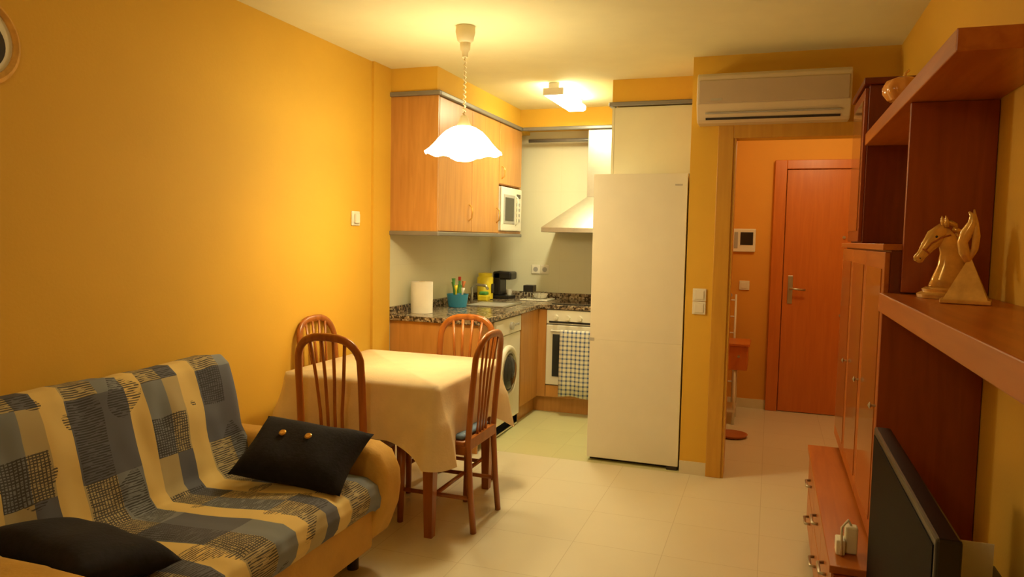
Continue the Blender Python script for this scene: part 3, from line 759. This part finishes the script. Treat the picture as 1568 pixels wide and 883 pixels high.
# ornaments
def horse(loc, rz, sc):
    e_ = empty('horse_head_statue'); g = M['pale']
    lathe('plinth', [(.0001, 0), (.075, 0), (.078, .012), (.06, .022), (.062, .03), (.05, .036), (.0001, .036)], (0, 0, 0), g, e_, 32)
    tube('neck', [(.01, 0, .03), (.015, 0, .06), (.025, 0, .11), (.022, 0, .16), (.005, 0, .205), (-.012, 0, .225)], [.056, .050, .043, .036, .030, .024], g, e_, 16, (0, 1, 0), .62)
    tube('head', [(.012, 0, .222), (-.01, 0, .225), (-.032, 0, .205), (-.055, 0, .172), (-.072, 0, .145), (-.083, 0, .130), (-.088, 0, .122)], [.014, .030, .032, .023, .017, .018, .010], g, e_, 16, (0, 1, 0), .62)
    for sg in (-1, 1):
        tube('ear_%d' % (sg+2), [(-.002, sg*.012, .242), (-.004, sg*.016, .262), (-.008, sg*.014, .28)], [.008, .007, .0015], g, e_, 8)
        lathe('eye_%d' % (sg+2), [(.0001, -.004), (.005, 0), (.0001, .004)], (-.034, sg*.0185, .208), M['black'], e_, 10, axis='Y')
        lathe('nostril_%d' % (sg+2), [(.0001, -.002), (.003, 0), (.0001, .002)], (-.08, sg*.0105, .134), M['black'], e_, 8, axis='Y')
        tube('bridle_%d' % (sg+2), [(-.066, sg*.014, .16), (-.05, sg*.018, .185), (-.02, sg*.021, .205), (.01, sg*.02, .215)], .0025, M['brown'], e_, 6)
    tube('noseband', [(-.062+.019*math.sin(t)*.7, .0155*math.cos(t), .158-.0+.019*math.sin(t)*-.5) for t in [2*math.pi*i/16 for i in range(16)]], .0025, M['brown'], e_, 6, (0, 1, .2), closed=True)
    for i in range(9):
        q = i/8; x = .012+.052*math.sin(q*2.0+.2)*1.0; z = .25-.17*q
        tube('mane_%d' % i, [(x-.012, 0, z+.008), (x+.010, .004*(-1)**i, z), (x+.020, .008*(-1)**i, z-.022)], [.010, .009, .003], M['gold'], e_, 8)
    place(e_, loc, rz, s=sc)
horse((.478, 2.47, 1.296), math.radians(12), .86)
tr = empty('gold_trophy'); g = M['pale']
mesh('pyramid', [(-.06, -.045, .012), (.06, -.045, .012), (.06, .045, .012), (-.06, .045, .012), (0.005, 0, .15)], [(0, 1, 4), (1, 2, 4), (2, 3, 4), (3, 0, 4), (0, 1, 2, 3)], g, tr)
box('base', -.068, .068, -.05, .05, 0, .014, g, tr, .003)
tube('twist', [(.0, 0, .13), (-.012, 0, .16), (-.018, 0, .19), (-.008, 0, .22), (.006, 0, .25), (.004, 0, .275), (-.006, 0, .285)], [.010, .016, .015, .018, .014, .008, .003], g, tr, 12)
tube('wing', [(.0, 0, .13), (.016, 0, .17), (.018, 0, .21), (.014, 0, .25), (.008, 0, .292)], [.006, .010, .011, .008, .002], g, tr, 10)
place(tr, (.497, 2.27, 1.296), math.radians(-15), s=.86)
orn = empty('pumpkin_ornament')
def rib(r, z, th, t): return r*(1+.06*math.cos(8*th)), z
lathe('body', [(.02, .03), (.045, .034), (.06, .055), (.062, .075), (.05, .10), (.02, .112), (.001, .108)], (0, 0, 0), M['amber'], orn, 48, mod=rib)
tube('stem', [(0, 0, .105), (.004, 0, .125), (.015, 0, .135)], [.006, .005, .004], M['pale'], orn, 8)
for i in range(3):
    an = i*2.094
    tube('foot_%d' % i, [(.03*math.cos(an), .03*math.sin(an), .042), (.05*math.cos(an), .05*math.sin(an), .02), (.045*math.cos(an), .045*math.sin(an), .004)], .006, M['pale'], orn, 8)
place(orn, (.435, 3.10, 1.945), s=1.1)

# ---------------------------------------------------------------- lights
def pt(name, loc, w, col, r):
    l = bpy.data.lights.new(name, 'POINT'); l.energy = w; l.color = col; l.shadow_soft_size = r
    o = bpy.data.objects.new(name, l); COL.objects.link(o); o.location = loc; return o
def ar(name, loc, w, col, sx, sy, rot=(0, 0, 0)):
    l = bpy.data.lights.new(name, 'AREA'); l.shape = 'RECTANGLE'; l.size = sx; l.size_y = sy; l.energy = w; l.color = col
    o = bpy.data.objects.new(name, l); COL.objects.link(o); o.location = loc; o.rotation_euler = rot; return o
WARM = (1, .82, .44)
pt('pendant_bulb_light', (PXc, PYc, 1.80), 16, WARM, .06)
ar('kitchen_tube_light', (-1.51, 5.46, HC-.105), 14, (1, .90, .54), .10, .62)
pt('hall_light', (.35, 5.6, 2.35), 15, (1, .78, .40), .08)
cl = empty('unseen_fill_lamp')  # made-up lamp behind the camera, added as warm fill for the room
lathe('bowl', [(.0001, -.10), (.08, -.09), (.15, -.05), (.18, -.0)], (-.9, .1, HC-.002), emit('fill_bowl_glow', (1, .84, .5), 2.0), cl, 36)
pt('fill_lamp_light', (-.9, .1, HC-.30), 11, (1, .80, .42), .12)  # added fill light, out of view
w = bpy.data.worlds.new('World'); S.world = w; w.use_nodes = True
w.node_tree.nodes['Background'].inputs[0].default_value = (.5, .35, .18, 1); w.node_tree.nodes['Background'].inputs[1].default_value = .1

# ---------------------------------------------------------------- camera
cam = bpy.data.cameras.new('Camera'); co = bpy.data.objects.new('Camera', cam); COL.objects.link(co)
cam.sensor_width = 36; cam.lens = 25.95; cam.clip_start = .02
yaw, pit, roll = math.radians(19.3), math.radians(4.0), .02
F = Vector((-math.sin(yaw)*math.cos(pit), math.cos(yaw)*math.cos(pit), -math.sin(pit)))
R0 = Vector((math.cos(yaw), math.sin(yaw), 0))
U0 = R0.cross(F)
Rr = (R0+roll*U0).normalized(); Uu = (U0-roll*R0).normalized()
mt = Matrix(((Rr.x, Uu.x, -F.x, 0), (Rr.y, Uu.y, -F.y, 0), (Rr.z, Uu.z, -F.z, 1.45), (0, 0, 0, 1)))
co.matrix_world = mt
S.camera = co
